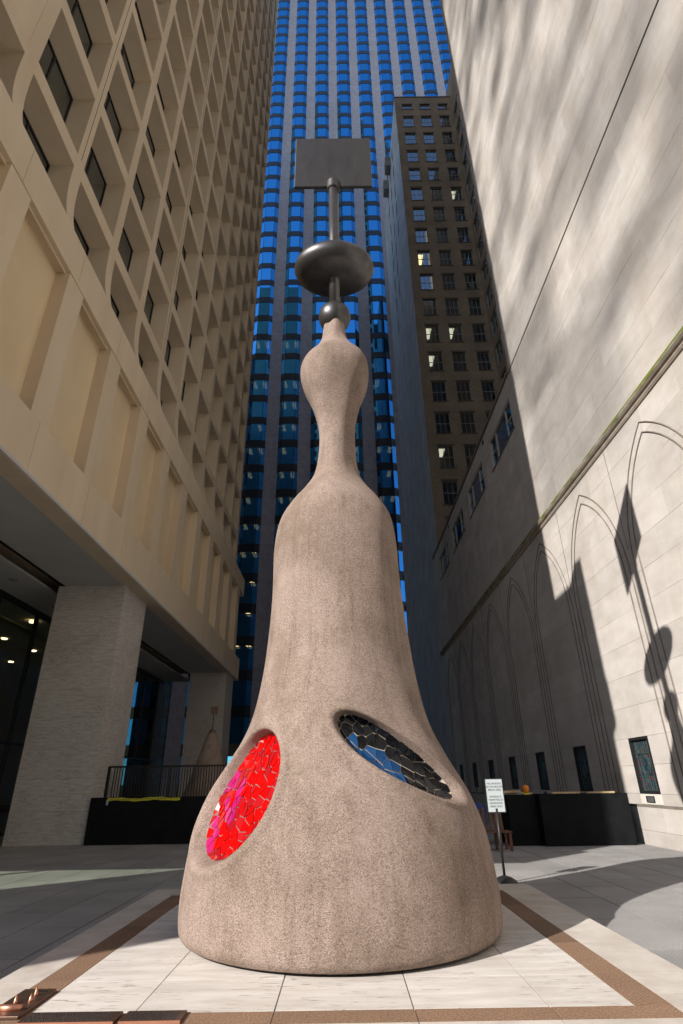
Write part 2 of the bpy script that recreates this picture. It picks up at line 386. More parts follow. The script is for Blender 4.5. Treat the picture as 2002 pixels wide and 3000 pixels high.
def dent(th, z):
    d = 0
    for k in range(2):
        p, q = niche_uv(k, th, z); e = math.hypot(p, q)
        if e < 1.12:
            s = max(0, min(1, (1.05 - e) / .13)); s = s * s * (3 - 2 * s)
            d += NICHE[k][5] * s * (1 + .35 * max(0, 1 - e * e))
        d -= .02 * math.exp(-((e - 1.12) / .08) ** 2)
    return d
def surf(th, z, off=0.0):
    r = rad(z) - dent(th, z) + off
    w_ = .012 * math.sin(3 * th + z * 1.7) + .008 * math.sin(5 * th - z * 2.3)
    r += w_ * min(1, max(0, z / .5))
    return (SX + r * math.sin(th), SY - r * math.cos(th), z)
bm = MB(); seg = 384
zz = [p[0] for p in prof]; lvl = []
z = zz[0]
while z < zz[-1]:
    lvl.append(z); z += .004 if z < .05 else (.012 if z < 2.4 else .035)
lvl.append(zz[-1])
for z in lvl:
    for i in range(seg): bm.v.append(surf(-math.pi + 2 * math.pi * i / seg, z))
for j in range(len(lvl) - 1):
    for i in range(seg):
        k = (i + 1) % seg; bm.f.append((j * seg + i, j * seg + k, (j + 1) * seg + k, (j + 1) * seg + i))
bm.f.append(tuple((len(lvl) - 1) * seg + i for i in range(seg)))
bm.build("body", "agg", su, smooth=True)
def clip(poly, a, b, c):
    """keep a*x+b*y<=c"""
    o = []
    for i in range(len(poly)):
        p, q = poly[i], poly[(i + 1) % len(poly)]; dp, dq = a * p[0] + b * p[1] - c, a * q[0] + b * q[1] - c
        if dp <= 0: o.append(p)
        if dp * dq < 0: t = dp / (dp - dq); o.append((p[0] + (q[0] - p[0]) * t, p[1] + (q[1] - p[1]) * t))
    return o
def mosaic(k, nm, label, groutm, picker, nx, gap):
    a, zc, L, W, tl, d = NICHE[k]
    # bed of grout following the hollow
    g = MB(); n1, n2 = 20, 64
    g.v.append(surf(*niche_pt(k, 0, 0), .006))
    for j in range(1, n1 + 1):
        for i in range(n2):
            t = 2 * math.pi * i / n2; e = j / n1 * .965; g.v.append(surf(*niche_pt(k, e * math.cos(t), e * math.sin(t)), .006))
    for i in range(n2): g.f.append((0, 1 + i, 1 + (i + 1) % n2))
    for j in range(n1 - 1):
        for i in range(n2):
            l = (i + 1) % n2; g.f.append((1 + j * n2 + i, 1 + (j + 1) * n2 + i, 1 + (j + 1) * n2 + l, 1 + j * n2 + l))
    bed = g.build(nm, groutm, su, smooth=True); bed["label"] = label
    ny = max(4, int(nx * W / L)); S = []
    for i in range(nx):
        for j in range(ny):
            S.append(((i + .5 + R.uniform(-.42, .42)) / nx * 2 * L - L, (j + .5 + R.uniform(-.42, .42)) / ny * 2 * W - W))
    for s in S:
        poly = [(-L, -W), (L, -W), (L, W), (-L, W)]
        for s2 in S:
            if s2 is s: continue
            nx_, ny_ = s2[0] - s[0], s2[1] - s[1]; l = math.hypot(nx_, ny_)
            if l > 1.2 * max(L, W): continue
            nx_ /= l; ny_ /= l
            poly = clip(poly, nx_, ny_, (s[0] + s2[0]) / 2 * nx_ + (s[1] + s2[1]) / 2 * ny_ - gap / 2)
            if len(poly) < 3: break
        for i in range(28):
            t = 2 * math.pi * i / 28
            if len(poly) < 3: break
            # ellipse edge as a chord polygon
            cx, cy = .955 * L * math.cos(t), .955 * W * math.sin(t); nx_, ny_ = math.cos(t) / L, math.sin(t) / W
            poly = clip(poly, nx_, ny_, nx_ * cx + ny_ * cy)
        if len(poly) < 3: continue
        ar = abs(sum(p[0] * q[1] - q[0] * p[1] for p, q in zip(poly, poly[1:] + poly[:1]))) / 2
        if ar < .0004: continue
        mb = MB(); m = len(poly); c = (sum(p[0] for p in poly) / m, sum(p[1] for p in poly) / m)
        tx, ty = R.uniform(-.10, .10), R.uniform(-.10, .10)
        def P(p, o): return surf(*niche_pt(k, p[0] / L, p[1] / W), o)
        top = [P(p, .016 + tx * (p[0] - c[0]) + ty * (p[1] - c[1])) for p in poly]; bot = [P(p, .002) for p in poly]
        # flat glazed face
        ctr = Vector(P(c, .0165)); mb.v = [tuple(ctr)] + top + bot
        for i in range(m):
            j = (i + 1) % m; mb.f.append((0, 1 + i, 1 + j)); mb.f.append((1 + i, 1 + m + i, 1 + m + j, 1 + j))
        mb.build("tile", picker(c[0] / L, c[1] / W), bed)
mosaic(0, "red_mosaic", "hollow lined with red and magenta broken glazed tiles", "grout",
       lambda p, q: ("pink" if (p < 0.0 and q > -.2 and R.random() < .62) else ("dred" if R.random() < .33 else "red")), 13, .010)
mosaic(1, "black_mosaic", "hollow lined with black and blue broken glazed tiles", "groutl",
       lambda p, q: ("blue" if (q < -.25 and -.75 < p < .2) else "black"), 13, .010)
def ball(z, r, rz=1.0, n=20): return [(z - r * rz * math.cos(math.pi * i / n), max(.002, r * math.sin(math.pi * i / n))) for i in range(n + 1)]
MB().lathe(ball(7.80, .25), (SX, SY), 48).build("metal_ball", "bronze", su, smooth=True)
MB().lathe([(7.98, .085), (11.15, .085)], (SX, SY), 24).build("mast", "bronze", su, smooth=True)
MB().lathe([(8.60, .02), (8.62, .30), (8.68, .50), (8.76, .615), (8.84, .655), (8.92, .64), (9.0, .57), (9.06, .42), (9.1, .2), (9.11, .02)], (SX, SY), 64, .8).build("metal_disc", "bronze", su, smooth=True)
MB().box((SX - .71, SY - .03, 10.98), (SX + .71, SY + .03, 12.42)).build("metal_panel", "bronze", su, bevel=.012)
MB().lathe([(10.9, .1), (10.92, .115), (11.1, .115), (11.12, .1)], (SX, SY), 24).build("collar", "bronze", su, smooth=False)

# plaques let into the granite band
def plaque(lbl, x0, x1, y0, y1, rows, seed):
    t = thing("bronze_plaque", lbl, "plaque", ((x0 + x1) / 2, (y0 + y1) / 2, 0)); q = random.Random(seed)
    MB().box((x0, y0, .001), (x1, y1, .016)).build("plate", "bronze2", t, bevel=.004)
    e = MB(); e.box((x0, y0 - .004, .002), (x1, y0 + .004, .0185)); e.build("worn_edge", "copper", t)
    d = MB()
    for r in range(rows):
        yy = y0 + .02 + (y1 - y0 - .04) * (r + .5) / rows; x = x0 + .03
        while x < x1 - .04:
            if q.random() < .75:
                wd = q.uniform(.004, .012); d.box((x, yy - .0035, .014), (x + wd, yy + .0035, .019)); x += wd
            x += .005
    d.build("raised_lettering", "bronze", t, kind="stuff"); return t
plaque("wide bronze plaque with raised dots in the front granite band", -1.93, -1.36, 4.20, 4.375, 7, 1)
plaque("smaller bronze plaque beside the wide dotted one in the granite band", -1.33, -.97, 4.20, 4.375, 8, 2)
t = thing("bronze_plaque", "bronze relief plaque with small upright cones on the side granite band", "plaque", (-2.07, 4.55, 0))
MB().box((-2.18, 4.30, .001), (-1.965, 4.80, .02)).build("plate", "bronze2", t, bevel=.004)
for cx, cy, h in ((-2.10, 4.52, .055), (-2.02, 4.55, .05), (-2.04, 4.66, .06)):
    MB().lathe([(.015, .016), (.03, .012), (h + .01, .003)], (cx, cy), 14).build("cone", "copper", t, smooth=True)
MB().tube([(-2.16, 4.40, .03), (-2.0, 4.40, .03)], .02, 12).build("bar", "copper", t, smooth=True)
d = MB()
for i in range(10): d.box((-2.08 + i * .008, 4.73, .018), (-2.076 + i * .008, 4.75, .024))
d.build("raised_lettering", "ink", t, kind="stuff")

# ------------------------------------------------------------------ tan office building on the left
XF, XG = -6.36, -7.10
ob = thing("office_building", "tan precast office building with deep coffered windows raised on travertine columns", "building", (-6.4, 18, G))
YE = 35.0; YN = 3.7; YU = 5.5; FH = 3.15; SOF = 16.43; BP = 2.6; F0 = 14.56
MB().box((-30, YN + .02, 7.4), (-7.0, YE - .02, 13.2)).build("podium_core", "tan", ob)
MB().box((-30, YN + .03, 13.2), (-7.95, YE - .03, SOF + .5)).build("podium_core", "tan", ob)
MB().box((-30, YU + .02, SOF + .5), (-7.95, YE - .02, 118)).build("tower_core", "tan", ob)
# soffit with slot
s = MB(); s.box((-8.70, YN, 6.95), (XF + .03, YE, 7.02)); s.build("soffit", "soffit", ob)
s = MB(); s.box((-12.5, YN, 6.95), (-9.36, YE, 7.02)); s.build("soffit", "soffit", ob)
MB().box((-9.36, YN, 7.3), (-8.70, YE, 7.35)).build("soffit_slot", "dark", ob)
pil = []; pan = []; fas = []; band = []
k = -4
y = F0 - 5 * BP
edges = [F0 + BP * i for i in range(-5, 9)]
for e in edges:
    a, b = max(e, YN), min(e + .75, YE)
    if b > a: pil.append(bx((XF - .36, a, 8.26), (XF - .012, b, 12.30)))
    a, b = max(e + .75, YN), min(e + BP, YE)
    if b > a: pan.append(bx((XF - .40, a, 8.2), (XF - .34, b, 12.32)))
    a, b = max(e + .375, YN), min(e + BP + .375, YE)
    if b > a:
        fas.append(bx((XF - .5, a + .006, 6.94), (XF, b - .006, 8.245)))
        band.append(bx((XF - .5, a + .006, 12.31), (XF + .004, b - .006, 13.40)))
pieces("pilaster", "tan", ob, pil); pieces("recessed_panel", "tan2", ob, pan); pieces("fascia_panel", "tan", ob, fas); pieces("band_panel", "tan", ob, band)
MB().box((XF - .45, YN + .01, 8.24), (XF - .4, YE - .01, 12.32)).build("podium_backing", "tan2", ob)
MB().box((XF - .48, YN + .003, 8.235), (XF - .02, YE - .003, 8.262)).build("shadow_joint", "joint", ob)
# soffit head trim of the recessed panels
hd = []
for e in edges:
    a, b = max(e + .75, YN), min(e + BP, YE)
    if b > a: hd.append(bx((XF - .14, a, 12.24), (XF - .11, b, 12.312)))
pieces("head_trim", "tan", ob, hd)
# coffer bay: origin at fin left edge, recess floor level
FW = .42; DEP = .62; SP = .5
def bay_mesh(flare, width=BP):
    mb = MB(); H = FH - SP
    def fin(y0, y1):
        if not flare: mb.box((-DEP - .1, y0, 0), (0, y1, FH)); return
        pts = [(-DEP - .1, -.40)]
        for i in range(13):
            q = i / 12; zz_ = -.40 + q * (FH + .40); pts.append((.70 * (1 - q) ** 3.4, zz_))
        pts.append((-DEP - .1, FH)); mb.prism(pts, 'y', y0, y1)
    fin(0, FW)
    mb.box((-DEP - .1, FW, H), (-.004, width, FH))                       # spandrel over the opening
    mb.box((-.05, FW, H - .03), (-.006, width, H - .0005)) if False else None
    mb.box((-DEP - .1, FW, -.40 if flare else -.01), (-DEP, width, .30))     # low back panel
    return mb.mesh("window_bay", "tan")
def pane_mesh(width=BP):
    mb = MB(); y0, y1, z0, z1 = FW, width, .30, FH - SP; x = -DEP - .06
    mb.box((x - .012, y0, z0), (x, y1, z1)); return mb.mesh("pane", "wglass")
def frame_mesh(width=BP):
    mb = MB(); y0, y1, z0, z1 = FW, width, .30, FH - SP; x = -DEP - .06; q = .05
    for a, b in (((x - .01, y0, z0), (x + .03, y1, z0 + q)), ((x - .01, y0, z1 - q), (x + .03, y1, z1)), ((x - .01, y0, z0 + q), (x + .03, y0 + q, z1 - q)), ((x - .01, y1 - q, z0 + q), (x + .03, y1, z1 - q)), ((x - .01, (y0 + y1) / 2 - .03, z0 + q), (x + .03, (y0 + y1) / 2 + .03, z1 - q))): mb.box(a, b)
    return mb.mesh("window_frame", "mull")
bm0, bm1, pm, fm = bay_mesh(False), bay_mesh(True), pane_mesh(), frame_mesh()
cm = MB().box((-DEP - .20, FW, .6), (-DEP - .16, BP, FH - SP)).mesh("curtain", "curtain")
ncoff = 0; rest = MB(); 
for e in edges:
    for r in range(0, 26):
        if e < YU - .2 and r > 0: continue
        if e + FW > YE or e < YN: continue
        zb = SOF - (FH - SP) + r * FH
        wb = place("window_bay", bm1 if r == 0 else bm0, (XG, e, zb), ob)
        if e + BP <= YE + .5:
            place("window_frame", fm, (XG, e, zb), wb); place("pane", pm, (XG, e, zb), wb)
            place("curtain", cm, (XG, e, zb), wb)
MB().box((-8.0, YU, SOF + .5), (XG - .01, F0 - 3 * BP, 98)).build("end_pier", "tan", ob)
MB().box((-8.0, YN, 13.3), (XF - .05, 4.15, SOF + .5)).build("end_pier", "tan", ob)
MB().box((-8.2, 34.99, 13.4), (XG + .003, YE + .35, 98)).build("corner_pier", "tan", ob)
# hair joints running up some fins
jt = []
for e in edges[3::3]: jt.append(bx((XG - .01, e + FW / 2 - .008, 17), (XG + .004, e + FW / 2 + .008, 96)))
pieces("expansion_joint", "joint", ob, jt)
# columns
def column(x0, x1, y0, y1):
    c = MB().box((x0 + .03, y0 + .03, G), (x1 - .03, y1 - .03, 6.955)).build("column", "joint", ob)
    n = 9; h = (6.945 - G) / n
    st = []
    for i in range(n):
        a, b = G + i * h + .002, G + (i + 1) * h - .002
        st.append(bx((x0, y0, a), (x1, y1, b)))
    pieces("stone", "trav", c, st)
column(-8.90, -6.79, 16.72, 18.75); column(-8.55, -6.5, 32.1, 34.15); 
# lobby
xw = -10.9
for i in range(3, 16):
    y0 = -2.4 + i * 2.43
    MB().box((xw - .012, y0 + .04, G), (xw, y0 + 2.39, 6.95)).build("lobby_pane", "oglass", ob)
    MB().box((xw - .08, y0 - .04, G), (xw + .06, y0 + .04, 6.95)).build("mullion", "mull", ob)
MB().box((xw - .07, 4.6, 2.5), (xw + .05, YE, 2.58)).build("transom", "mull", ob)
MB().box((xw - .07, 4.6, 6.78), (xw + .05, YE, 6.95)).build("transom", "mull", ob)
MB().box((-30, YN, 6.9), (-12.5, YE, 7.0)).build("lobby_ceiling", "soffit", ob)
MB().box((-18.2, -2.5, G), (-18, YE, 6.9)).build("lobby_wall", "drywall", ob)
MB().box((xw - .1, -1.7, G), (xw + .12, 4.86, 6.95)).build("end_wall", "tan", ob)  # unseen wall, added to shade the left of the platform
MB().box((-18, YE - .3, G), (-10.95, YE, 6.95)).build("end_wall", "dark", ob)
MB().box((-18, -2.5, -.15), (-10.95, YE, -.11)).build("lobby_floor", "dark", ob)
for xx, yy in ((-11.72, 20.67), (-14.18, 23.22), (-16.49, 28.02), (-14.16, 25.62), (-11.72, 25.6), (-14.18, 30.5), (-11.7, 15.7), (-14.18, 18.2)):
    MB().lathe([(6.86, .001), (6.862, .10), (6.9, .12)], (xx, yy), 16).build("downlight", "warm", ob)
for xx, yy in ((-9.97, 16.04), (-10.05, 18.96), (-10.0, 22), (-10, 25)):
    MB().lathe([(6.925, .09), (6.935, .13), (6.96, .15)], (xx, yy), 20).build("soffit_downlight", "steel", ob)

# ------------------------------------------------------------------ limestone church on the right
XR = 7.05
ch = thing("church", "pale limestone church wall with pointed blind arches, low wing and tall tower", "church", (8, 16, G))
AP = 3.67; A0 = 14.40 - AP
WN = [(A0 + AP * i - .60, A0 + AP * i + .36) for i in range(-1, 8)]     # stained windows, centred a little off the apex
WN = [(14.28 + AP * i - .47, 14.28 + AP * i + .47) for i in range(-2, 7)]
WW = [(18.5 + 5.02 * i, 21.9 + 5.02 * i) for i in range(4)]
YB = 39.3; YT = 18.0
core = MB(); core.box((XR + .14, -8, G), (XR + 12, YB, 16.4)); core.build("wing_core", "lime", ch)
MB().box((XR + .12, -8, 16.4), (XR + 14, YT - .02, 74)).build("tower_core", "lime", ch)
MB().box((XR, -8, G), (XR + .14, 3.9, 16.36)).build("plain_wall", "lime", ch)
MB().box((XR, -8, 16.44), (XR + .12, 1.9, 74)).build("plain_wall", "lime", ch)
st = []
def course(z0, z1, ya, yb, holes, lo, hi, depth=.12):
    segs = [(ya, yb)]
    for h0, h1 in holes:
        ns = []
        for a, b in segs:
            if h1 <= a or h0 >= b: ns.append((a, b)); continue
            if h0 - a > .05: ns.append((a, h0))
            if b - h1 > .05: ns.append((h1, b))
        segs = ns
    for a, b in segs:
        y = a; first = True
        while y < b - .01:
            L = R.uniform(lo, hi) * (R.uniform(.4, 1) if first else 1); first = False
            e = min(y + L, b)
            if b - e < .35: e = b
            st.append(bx((XR + R.uniform(-.0015, .0025), y + .0025, z0 + .0025), (XR + depth, e - .0025, z1 - .0025))); y = e
zs = [.70, .93, 1.535, 2.14] + [2.14 + (9.12 - 2.14) * i / 10 for i in range(1, 11)]
for z0, z1 in zip(zs, zs[1:]): course(z0, z1, 3.9, YB, WN if .92 < z0 < 2.1 else [], 1.0, 1.75)
zs = [9.52 + (14.0 - 9.52) * i / 6 for i in range(7)] + [14.74, 15.5, 16.36]
for z0, z1 in zip(zs, zs[1:]): course(z0, z1, 3.9, YB, WW if 13.9 < z0 < 15.4 else [], 1.1, 1.9)
z = 16.44
while z < 73: course(z, z + .84, 1.9, YT, [], 1.3, 2.3, .10); z += .84
z0 = len(st)
pl = []
def score(it): 
    d = (Vector(it[0]) - EYE).length; return -d + (0 if it[0][1] > 4.6 else -50)
pieces("stone", "lime", ch, st, 300, score)
MB().box((XR - .045, -8, .655), (XR + .1, YB, .698)).build("plinth_ledge", "limed", ch)
st = []
y = 3.9
while y < YB:
    L = R.uniform(1.1, 1.7); st.append(bx((XR - .05, y + .0025, .18), (XR + .1, y + L - .0025, .65))); y += L
y = 3.2
while y < YB:
    L = R.uniform(1.1, 1.7); st.append(bx((XR - .05, y + .0025, G - .02), (XR + .1, y + L - .0025, .175))); y += L
pieces("plinth_stone", "lime", ch, st, 60)
MB().box((XR - .02, 1.9, 16.365), (XR + .1, YT, 16.435)).build("tower_joint", "limed", ch) if False else MB().box((XR + .02, 1.9, 16.355), (XR + .12, YT, 16.445)).build("tower_joint", "joint", ch)
# string course
pr = [(XR + .02, 9.11), (XR - .03, 9.11), (XR - .06, 9.16), (XR - .06, 9.21), (XR - .11, 9.23), (XR - .15, 9.28), (XR - .15, 9.36), (XR - .10, 9.40), (XR - .02, 9.51), (XR + .02, 9.51)]
y = -8
i = 0
while y < YB:
    L = 3.2; MB().prism(pr, 'y', y + .004, min(y + L, YB + .1) - .004).build("cornice_stone", "moss", ch); y += L
# drip stubs under the string course
# parapet coping on the wing
MB().box((XR - .05, YT + .01, 16.40), (XR + .5, YB + .1, 16.56)).build("coping", "limed", ch)
# blind arches: two raised mouldings each, coloured dark to paint in groove shade
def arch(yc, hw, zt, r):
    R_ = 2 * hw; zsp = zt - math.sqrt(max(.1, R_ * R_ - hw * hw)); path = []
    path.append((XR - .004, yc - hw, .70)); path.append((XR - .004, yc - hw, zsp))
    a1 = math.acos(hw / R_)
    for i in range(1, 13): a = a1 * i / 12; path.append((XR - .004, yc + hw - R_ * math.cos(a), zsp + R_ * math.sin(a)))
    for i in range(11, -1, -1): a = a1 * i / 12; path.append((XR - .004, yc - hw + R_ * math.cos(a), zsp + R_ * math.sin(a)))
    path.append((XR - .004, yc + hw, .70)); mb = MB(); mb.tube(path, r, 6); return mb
for i in range(-1, 7):
    yc = 14.42 + AP * i
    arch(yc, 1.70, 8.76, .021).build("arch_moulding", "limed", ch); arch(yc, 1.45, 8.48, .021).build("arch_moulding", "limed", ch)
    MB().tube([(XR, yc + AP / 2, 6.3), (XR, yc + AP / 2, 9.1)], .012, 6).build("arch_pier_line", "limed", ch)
# stained glass windows
for i, (a, b) in enumerate(WN):
    if a < 4: continue
    fr = MB()
    for p, q in (((XR - .01, a, .93), (XR + .09, a + .06, 2.14)), ((XR - .01, b - .06, .93), (XR + .09, b, 2.14)), ((XR - .01, a + .06, 2.08), (XR + .09, b - .06, 2.14)), ((XR - .015, a + .06, .93), (XR + .09, b - .06, .99))): fr.box(p, q)
    f = fr.build("stained_window", "ink", ch)
    MB().box((XR + .055, a + .05, .98), (XR + .075, b - .05, 2.09)).build("pane", "stained", f)
    ld = MB(); yc = (a + b) / 2
    for zz_ in (1.28, 1.78): ld.box((XR + .04, a + .05, zz_), (XR + .058, b - .05, zz_ + .015))
    pts = [(XR + .05, yc + .2 * math.cos(2 * math.pi * k_ / 28), 1.53 + .23 * math.sin(2 * math.pi * k_ / 28)) for k_ in range(29)]
    ld.tube(pts, .008, 5); ld.tube([(XR + .05, yc + (p[1] - yc) * .7, 1.53 + (p[2] - 1.53) * .8) for p in pts], .006, 5)
    for dy in (-.3, .3): ld.box((XR + .04, yc + dy, .99), (XR + .056, yc + dy + .012, 2.08))
    for k_ in range(6): ld.box((XR + .04, yc - .25 + k_ * .1, .99), (XR + .055, yc - .243 + k_ * .1, 1.28)); ld.box((XR + .04, yc - .25 + k_ * .1, 1.79), (XR + .055, yc - .243 + k_ * .1, 2.08))
    ld.build("leading", "lead", f)
    MB().box((XR - .012, a - .01, .715), (XR + .05, b + .01, .925)).build("sill_stone", "limew", ch)
    pq = MB().box((XR - .024, yc - .18, .75), (XR - .013, yc + .2, .885)).build("name_plate", "ink", ch)
    ln = MB()
    for k_ in range(5): ln.box((XR - .027, yc - .15, .768 + k_ * .022), (XR - .0245, yc + .16 - .05 * (k_ % 2), .775 + k_ * .022))
    ln.build("raised_line", "steel", pq)
# wing windows
for a, b in WW:
    fr = MB()
    for p, q in (((XR + .02, a, 14.0), (XR + .12, b, 14.08)), ((XR + .02, a, 15.42), (XR + .12, b, 15.5)), ((XR + .02, a, 14.08), (XR + .12, a + .08, 15.42)), ((XR + .02, b - .08, 14.08), (XR + .12, b, 15.42)), ((XR + .04, a + .85, 14.08), (XR + .11, a + .92, 15.42)), ((XR + .04, b - .92, 14.08), (XR + .11, b - .85, 15.42)), ((XR + .05, a + .08, 14.7), (XR + .1, a + .85, 14.76)), ((XR + .05, b - .85, 14.7), (XR + .1, b - .08, 14.76))): fr.box(p, q)
    f = fr.build("wing_window", "sash", ch); MB().box((XR + .085, a + .04, 14.04), (XR + .095, b - .04, 15.46)).build("pane", "wglass", f)
    MB().box((XR - .04, a - .1, 13.93), (XR + .05, b + .1, 13.995)).build("window_sill", "limed", ch)
    MB().box((XR + .125, a, 14), (XR + .132, b, 15.5)).build("blind", "room", ch)
for yy in (22.7, 32.6): MB().box((XR - .02, yy, 16.0), (XR - .003, yy + .25, 16.2)).build("scupper", "ink", ch)

# ------------------------------------------------------------------ brick building behind
BY = 43.0; BX0, BX1 = 8.17, 15.74; BT = 85.1
bb = thing("brick_building", "tan brick office block with multi-pane windows and white painted side wall", "building", (12, 46, G))
cols_ = [(9.1, 10.5), (11.5, 12.86), (13.95, 15.25)]
rows_ = [(82.3, 83.5)] + [(80.72 - 3.7 * i - 2.32, 80.72 - 3.7 * i) for i in range(18)]
ed = [BX0] + [v for c in cols_ for v in c] + [BX1]
wl = MB()
for i in range(0, len(ed), 2): wl.box((ed[i], BY, G), (ed[i + 1], BY + .45, BT))
for a, b in cols_:
    zt = BT
    for z0, z1 in rows_: wl.box((a, BY + .002, z1), (b, BY + .45, zt)); zt = z0
    wl.box((a, BY + .002, G), (b, BY + .45, zt))
wl.build("front_wall", "brick", bb)
MB().box((BX0 + .3, BY + 2.2, G), (BX1, BY + 2.4, BT - .1)).build("interior_wall", "room", bb)
MB().box((BX0 + .03, BY + .46, BT - .3), (30, 62, BT - .02)).build("roof", "conc", bb)
for z0, z1 in rows_: MB().box((BX0 + .31, BY + .46, z1 + .25), (BX1, BY + 2.2, z1 + .35)).build("ceiling", "room", bb)
# white side wall with its narrow windows
sw = [(y0, 82.9 - 3.85 * i) for i in range(5) for y0 in (48.3,)] + [(51.6, 83.2 - 3.85 * i) for i in range(7)] + [(55.0, 84.0 - 3.85 * i) for i in range(8)]
MB().box((BX0 - .004, BY + .004, G), (BX0 + .28, 62.2, BT - .01)).build("side_wall", "wbrick", bb)
for y0, zt in sw:
    f = MB()
    for p, q in (((BX0 - .03, y0, zt - 2.2), (BX0 + .02, y0 + .07, zt)), ((BX0 - .03, y0 + .73, zt - 2.2), (BX0 + .02, y0 + .8, zt)), ((BX0 - .03, y0 + .07, zt - .07), (BX0 + .02, y0 + .73, zt)), ((BX0 - .05, y0 - .06, zt - 2.28), (BX0 + .02, y0 + .86, zt - 2.2)), ((BX0 - .025, y0 + .07, zt - 1.13), (BX0 + .02, y0 + .73, zt - 1.07))): f.box(p, q)
    o = f.build("side_window", "sash", bb); MB().box((BX0 - .016, y0 + .06, zt - 2.19), (BX0 - .008, y0 + .74, zt - .05)).build("pane", "spand", o)
for y0, zt in ((50.5, 89.6), (54.0, 89.6)): MB().box((BX0 - .8, y0, zt - 7.2), (BX0 - .006, y0 + 1.5, zt - 5.2)).build("roof_bracket", "conc", bb)
MB().box((BX0 - .06, BY - .06, BT), (BX1, BY + .5, BT + .18)).build("coping", "sill", bb)
# windows
def sash_mesh(h, nx, w_):
    mb = MB(); q = .06
    for a, b in (((0, 0, 0), (w_, .07, q)), ((0, 0, h - q), (w_, .07, h)), ((0, 0, q), (q, .07, h - q)), ((w_ - q, 0, q), (w_, .07, h - q)), ((q, .01, h / 2 - .03), (w_ - q, .06, h / 2 + .03))): mb.box(a, b)
    for i in range(1, nx):
        x = w_ * i / nx; mb.box((x - .018, .02, q), (x + .018, .055, h / 2 - .03)); mb.box((x - .018, .02, h / 2 + .03), (x + .018, .055, h - q))
    return mb.mesh("window", "sash")
SM, PM = {}, {}
lit = {(0, 8): 'yellow', (0, 11): 'white', (1, 11): 'white', (2, 5): 'white', (0, 12): 'white', (0, 15): 'white'}
for ci, (a, b) in enumerate(cols_):
    for ri, (z0, z1) in enumerate(rows_):
        key = (round(b - a, 2), round(z1 - z0, 2))
        if key not in SM:
            SM[key] = sash_mesh(key[1], 4 if key[1] < 1.5 else 3, key[0]); PM[key] = MB().box((.03, .03, .03), (key[0] - .03, .037, key[1] - .03)).mesh("pane", "wglass")
        o = place("window", SM[key], (a, BY + .12, z0), bb); place("pane", PM[key], (a, BY + .12, z0), o)
        MB().box((a - .1, BY - .06, z0 - .1), (b + .1, BY + .12, z0)).build("window_sill", "sill", bb)
        MB().box((a - .08, BY - .012, z1), (b + .08, BY + .1, z1 + .22)).build("lintel", "sill", bb)
        if (ci, ri) in lit: MB().box((a + .1, BY + .5, z1 - .06), (a + .7, BY + 2.0, z1 + .0)).build("ceiling_light", lit[(ci, ri)], bb)
        elif R.random() < .45 and ri > 4:
            hh = R.uniform(.35, 1.6); MB().box((a + .06, BY + .24, z1 - hh), (b - .06, BY + .25, z1 - .06)).build("window_blind", "curtain", bb)
# return wing
wl = MB(); cz = [(z0, z1) for z0, z1 in rows_[1:]]
wl.box((BX1, 20, G), (BX1 + 14, 38.6, 88)); wl.box((BX1, 40.6, G), (BX1 + .4, 40.75, 88)); wl.box((BX1, 42.6, G), (BX1 + 14, BY + 15, 88))
wl.box((BX1 + 1.4, 38.6, G), (BX1 + 14, 42.6, 88))
for ya, yb in ((38.6, 40.6), (40.75, 42.6)):
    zt = 88
    for z0, z1 in cz: wl.box((BX1 + .003, ya, z1), (BX1 + 1.4, yb, zt)); zt = z0
    wl.box((BX1 + .003, ya, G), (BX1 + 1.4, yb, zt))
wl.build("return_wing", "brick2", bb)
for ya, yb in ((38.6, 40.6), (40.75, 42.6)):
    for z0, z1 in cz:
        f = MB()
        for p, q in (((BX1 + .1, ya, z0), (BX1 + .17, ya + .07, z1)), ((BX1 + .1, yb - .07, z0), (BX1 + .17, yb, z1)), ((BX1 + .1, ya + .07, z0), (BX1 + .17, yb - .07, z0 + .07)), ((BX1 + .1, ya + .07, z1 - .07), (BX1 + .17, yb - .07, z1)), ((BX1 + .11, ya + .07, (z0 + z1) / 2 - .03), (BX1 + .16, yb - .07, (z0 + z1) / 2 + .03)), ((BX1 + .12, (ya + yb) / 2 - .03, z0 + .07), (BX1 + .15, (ya + yb) / 2 + .03, z1 - .07))): f.box(p, q)
        o = f.build("window", "signw" if R.random() < .6 else "sash", bb); MB().box((BX1 + .13, ya + .03, z0 + .03), (BX1 + .138, yb - .03, z1 - .03)).build("pane", "wglass", o)

# ------------------------------------------------------------------ glass tower at the back
TY = 70.0; TB = 4.87; TW = 2.98; TX0 = -13.98 - 2 * TB; NB = 12; SH = 4.2; NS = 52; PRJ = .35
tw = thing("glass_tower", "tall tower with lavender stone piers and blue faceted bay windows", "skyscraper", (5, 72, G))
tp = []
for i in range(NB + 1):
    a = TX0 + i * TB - (TB - TW); b = TX0 + i * TB
    for s_ in range(NS): 
        tp.append(bx((a, TY - .04, s_ * SH + .01), (b, TY + .3, (s_ + .5) * SH - .01))); tp.append(bx((a, TY - .04, (s_ + .5) * SH + .01), (b, TY + .3, (s_ + 1) * SH - .01)))
vis = lambda it: (-(Vector(it[0]) - EYE).length if it[0][2] > 14 and -15 < it[0][0] < 20 else -1e4)
pieces("pier_stone", "granv", tw, tp, 300, vis)
MB().box((TX0 - 3, TY + .1, G), (TX0 + NB * TB, TY + .28, NS * SH)).build("pier_backing", "joint", tw) if False else None
pn = []; spn = []; fl = []
